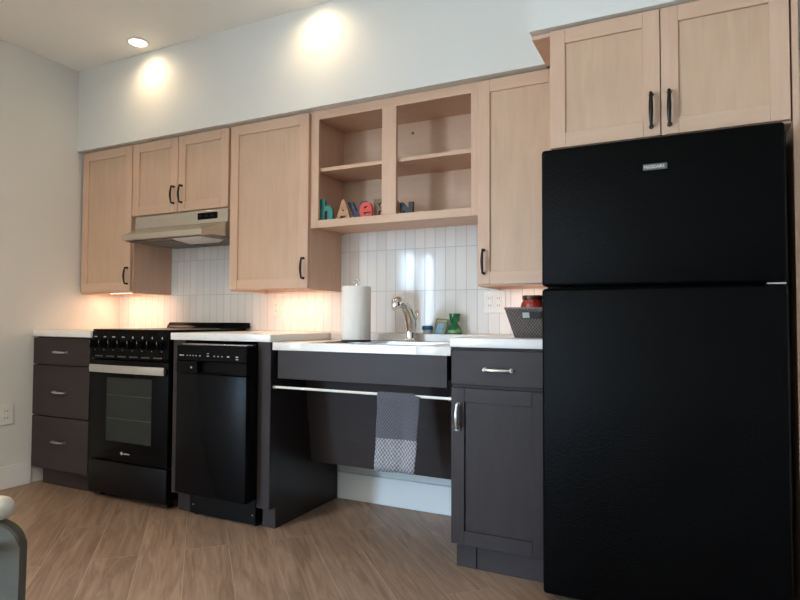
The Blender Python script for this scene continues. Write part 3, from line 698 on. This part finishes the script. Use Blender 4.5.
for A_, B_ in zip(R, R[1:]):
    for k in range(len(A_)): b.faces.new((A_[k], A_[(k + 1) % len(A_)], B_[(k + 1) % len(A_)], B_[k]))
b.faces.new(R[0][::-1]); b.faces.new(R[-1]); m._merge(b, 0)
m.build('body', weave, t)
rim = [(p[0], p[1], 1.0645) for p in rr(tx[0] + .001, tx[1] - .001, tx[2] + .001, tx[3] - .001, 0.027, 0)]
MB().tube(rim, 0.0042, 8, closed=True).build('rim', plain('taupe_plastic', (0.17, 0.138, 0.128), 0.5), t)
m = MB(); m.hexa([(3.046, 0.5020, 1.022), (3.126, 0.5020, 1.022), (3.126, 0.5050, 1.022), (3.046, 0.5050, 1.022), (3.046, 0.5095, 1.050), (3.126, 0.5095, 1.050), (3.126, 0.5125, 1.050), (3.046, 0.5125, 1.050)], mi=0)
m.build('tag_holder', plain('tag_black', (0.018, 0.019, 0.02), 0.35), t)
m = MB(); m.hexa([(3.050, 0.5053, 1.025), (3.078, 0.5053, 1.025), (3.078, 0.5060, 1.025), (3.050, 0.5060, 1.025), (3.050, 0.5120, 1.047), (3.078, 0.5120, 1.047), (3.078, 0.5127, 1.047), (3.050, 0.5127, 1.047)])
m.build('tag_card', plain('tag_pale', (0.42, 0.46, 0.42), 0.4, noise=0.2), t)
t = thing('sauce_jar', 'red glass jar with a brown lid standing in the woven basket', 'jar', (3.060, 0.378, 0.9478))
jx, jd = 3.060, 0.378
MB().lathe([(0, 0.9478), (0.042, 0.9478), (0.047, 0.955), (0.050, 1.00), (0.0515, 1.072), (0.048, 1.088), (0.041, 1.098), (0.0405, 1.103), (0, 1.103)], jx, jd, 32).build('jar', redfood, t)
MB().lathe([(0, 1.1032), (0.0425, 1.1032), (0.044, 1.106), (0.044, 1.118), (0.042, 1.1215), (0, 1.1215)], jx, jd, 32).build('lid', lidm, t)

# ------------------------------------------------------------------ letters on the shelf: h A V e F U N
fz = 1.5303
def letter(ch, x, d_, h, mat, label, bold=0.006, sx=1.0, nm='decorative_letter'):
    size = h / (0.70 if ch.isupper() or ch in 'h' else 0.53)
    o = text(ch, size, 0.009, mat, nm, x, d_, fz, None, bold, base=(x + 0.03, d_, fz), sx=sx)
    zmax = max(v.co.z for v in o.data.vertices) ; zmin = min(v.co.z for v in o.data.vertices)
    s = h / (zmax - zmin)
    for v in o.data.vertices: v.co.z = (v.co.z - zmin) * s
    return tag(o, label, 'letter', 'wooden letters along the shelf')
letter('h', 1.893, 0.265, 0.128, teal, 'teal letter h at the left end of the open shelf', 0.008, 0.92)
letter('A', 1.988, 0.260, 0.116, tan, 'tan letter A between the teal h and the navy V', 0.006, 0.74)
letter('V', 2.043, 0.228, 0.105, navy, 'navy letter V set back between the tan A and the red e', 0.007, 1.0)
letter('e', 2.136, 0.262, 0.092, redm, 'red letter e right of the navy V', 0.0045, 0.92)
letter('F', 2.205, 0.232, 0.108, brownm, 'brown letter F half hidden behind the shelf post', 0.006, 1.0)
letter('U', 2.288, 0.262, 0.083, orangem, 'orange letter U almost hidden behind the shelf post', 0.004, 0.88)
letter('N', 2.367, 0.262, 0.071, blackletter, 'dark navy letter N right of the shelf post', 0.008, 0.92)

# ------------------------------------------------------------------ outlets
def plate_left(cd, cz, label):
    t = thing('wall_outlet', label, 'outlet', (0, cd, cz))
    B(0.0003, 0.007, cd - 0.044, cd + 0.044, cz - 0.060, cz + 0.060, 0.003).build('plate', white_pl, t)
    for dz in (-0.021, 0.021):
        r = B(0.0071, 0.0095, cd - 0.017, cd + 0.017, cz + dz - 0.015, cz + dz + 0.015, 0.002).build('receptacle', white_pl, t)
        for q in (-0.0065, 0.0065): B(0.0096, 0.0100, cd + q - 0.0015, cd + q + 0.0015, cz + dz - 0.004, cz + dz + 0.007).build('slot', slotm, r)
plate_left(0.772, 0.440, 'white double outlet low on the left wall')
def plate_back(cx, cz, wd, label, n):
    t = thing('wall_outlet', label, 'outlet', (cx, 0, cz))
    B(cx - wd / 2, cx + wd / 2, 0.0005, 0.006, cz - 0.057, cz + 0.057, 0.002).build('plate', white_pl, t)
    for k in range(n):
        x = cx + (k - (n - 1) / 2) * 0.046
        r = B(x - 0.016, x + 0.016, 0.006, 0.008, cz - 0.033, cz + 0.033, 0.002).build('receptacle', white_pl, t)
        for dz in (-0.018, 0.018):
            for q in (-0.0055, 0.0055): B(x + q - 0.0015, x + q + 0.0015, 0.0081, 0.0085, cz + dz - 0.005, cz + dz + 0.005).build('slot', slot_pale, r)
plate_back(1.396, 1.085, 0.074, 'white outlet on the tiles above the dishwasher countertop', 1)
plate_back(2.775, 1.108, 0.116, 'white double-gang outlet on the tiles above the right countertop', 2)

# ------------------------------------------------------------------ recessed ceiling lights by the soffit, and added fill lights out of view
def downlight(x, d_, label, power, spot=True):
    t = thing('recessed_or_fill_light', label, 'light', (x, d_, ZC), None)
    MB().lathe([(0.048, ZC - 0.0005), (0.066, ZC - 0.0005), (0.066, ZC - 0.004), (0.050, ZC - 0.007), (0.048, ZC - 0.0005)], x, d_, 36).build('trim_ring', white_pl, t)
    MB().lathe([(0, ZC - 0.0005), (0.0475, ZC - 0.0005), (0.0475, ZC - 0.004), (0, ZC - 0.004)], x, d_, 36).build('lens', puckm, t)
    l = bpy.data.lights.new('lamp', 'SPOT'); l.energy = power; l.color = (1.0, 0.74, 0.44); l.spot_size = math.radians(165); l.spot_blend = 1.0; l.shadow_soft_size = 0.045
    o = bpy.data.objects.new('lamp', l); C.objects.link(o); o.location = (0, 0, -0.012); o.parent = t
downlight(0.712, 0.476, 'round recessed ceiling light shining beside the soffit at left', WARM * 0.75)
downlight(1.950, 0.476, 'round recessed ceiling light near the soffit, out of frame above the shelves', WARM * 0.75)
for k, (x, d_) in enumerate(((1.3, 2.6), (3.4, 3.4), (1.3, 4.6), (3.4, 5.4))):  # unseen warm fill added to brighten the room, shaped like the downlights
    downlight(x, d_, ['added warm fill light out of view near the left wall', 'added warm fill light out of view above the camera', 'added warm fill light out of view near the glass door', 'added warm fill light out of view at the far back of the room'][k], WARM * (10.5, 1.2, 11.5, 1.6)[k])

# ------------------------------------------------------------------ chair at the left edge
t = thing('armchair', 'cream framed chair with a grey side, cut by the left photo edge', 'chair', (2.25, 2.20, 0))
def along(u, v):      # u runs back along the chair side from its front upright, v to the right of it
    return (2.428 - 0.829 * u + 0.559 * v, 2.143 + 0.559 * u + 0.829 * v)
def side(outline, v0, v1, mat, name, bev=0.004):
    m = MB(); b = bmesh.new()
    A = [b.verts.new((along(u, v0)[0], -along(u, v0)[1], z)) for u, z in outline]; D = [b.verts.new((along(u, v1)[0], -along(u, v1)[1], z)) for u, z in outline]
    b.faces.new(A); b.faces.new(D[::-1])
    for k in range(len(A)): b.faces.new((A[k], A[(k + 1) % len(A)], D[(k + 1) % len(A)], D[k]))
    if bev: bmesh.ops.bevel(b, geom=b.edges[:], offset=bev, segments=1, affect='EDGES')
    m._merge(b, 0); return m.build(name, mat, t)
arc = [(0.055 - 0.065 * math.cos(a), 0.552 + 0.055 * math.sin(a)) for a in [math.pi / 2 * k / 6 for k in range(7)]]
side([(-0.010, 0.20)] + arc + [(0.50, 0.607), (0.50, 0.20)], -0.016, 0.016, chair_grey, 'side_panel')
us = [0.50, 0.16] + [0.030 - 0.026 * math.sin(math.pi / 2 * k / 8) for k in range(9)]
rs = [0.024, 0.024] + [0.024 * max(0.12, math.cos(math.pi / 2 * k / 8)) for k in range(9)]
m = MB(); m.tube([along(u, 0.012) + (0.632,) for u in us], rs, 24); m.build('arm', chair_white, t)
m = MB(); m.tube([along(0.032, 0.030) + (0.560,), along(0.50, 0.030) + (0.560,)], 0.0105, 12); m.build('side_rail', chair_white, t)
for u in (0.03, 0.47):
    p = along(u, 0.0); MB().tube([(p[0], p[1], 0.0), (p[0], p[1], 0.25)], 0.014, 14).build('leg', chair_grey, t)
side([(0.02, 0.36), (0.48, 0.36), (0.48, 0.43), (0.02, 0.43)], 0.018, 0.50, chair_grey, 'seat', 0.01)
for u in (0.04, 0.46):
    p = along(u, 0.47); MB().tube([(p[0], p[1], 0.0), (p[0], p[1], 0.362)], 0.014, 14).build('leg', chair_grey, t)

for o in list(bpy.data.objects):
    if '_o' in o: del o['_o']
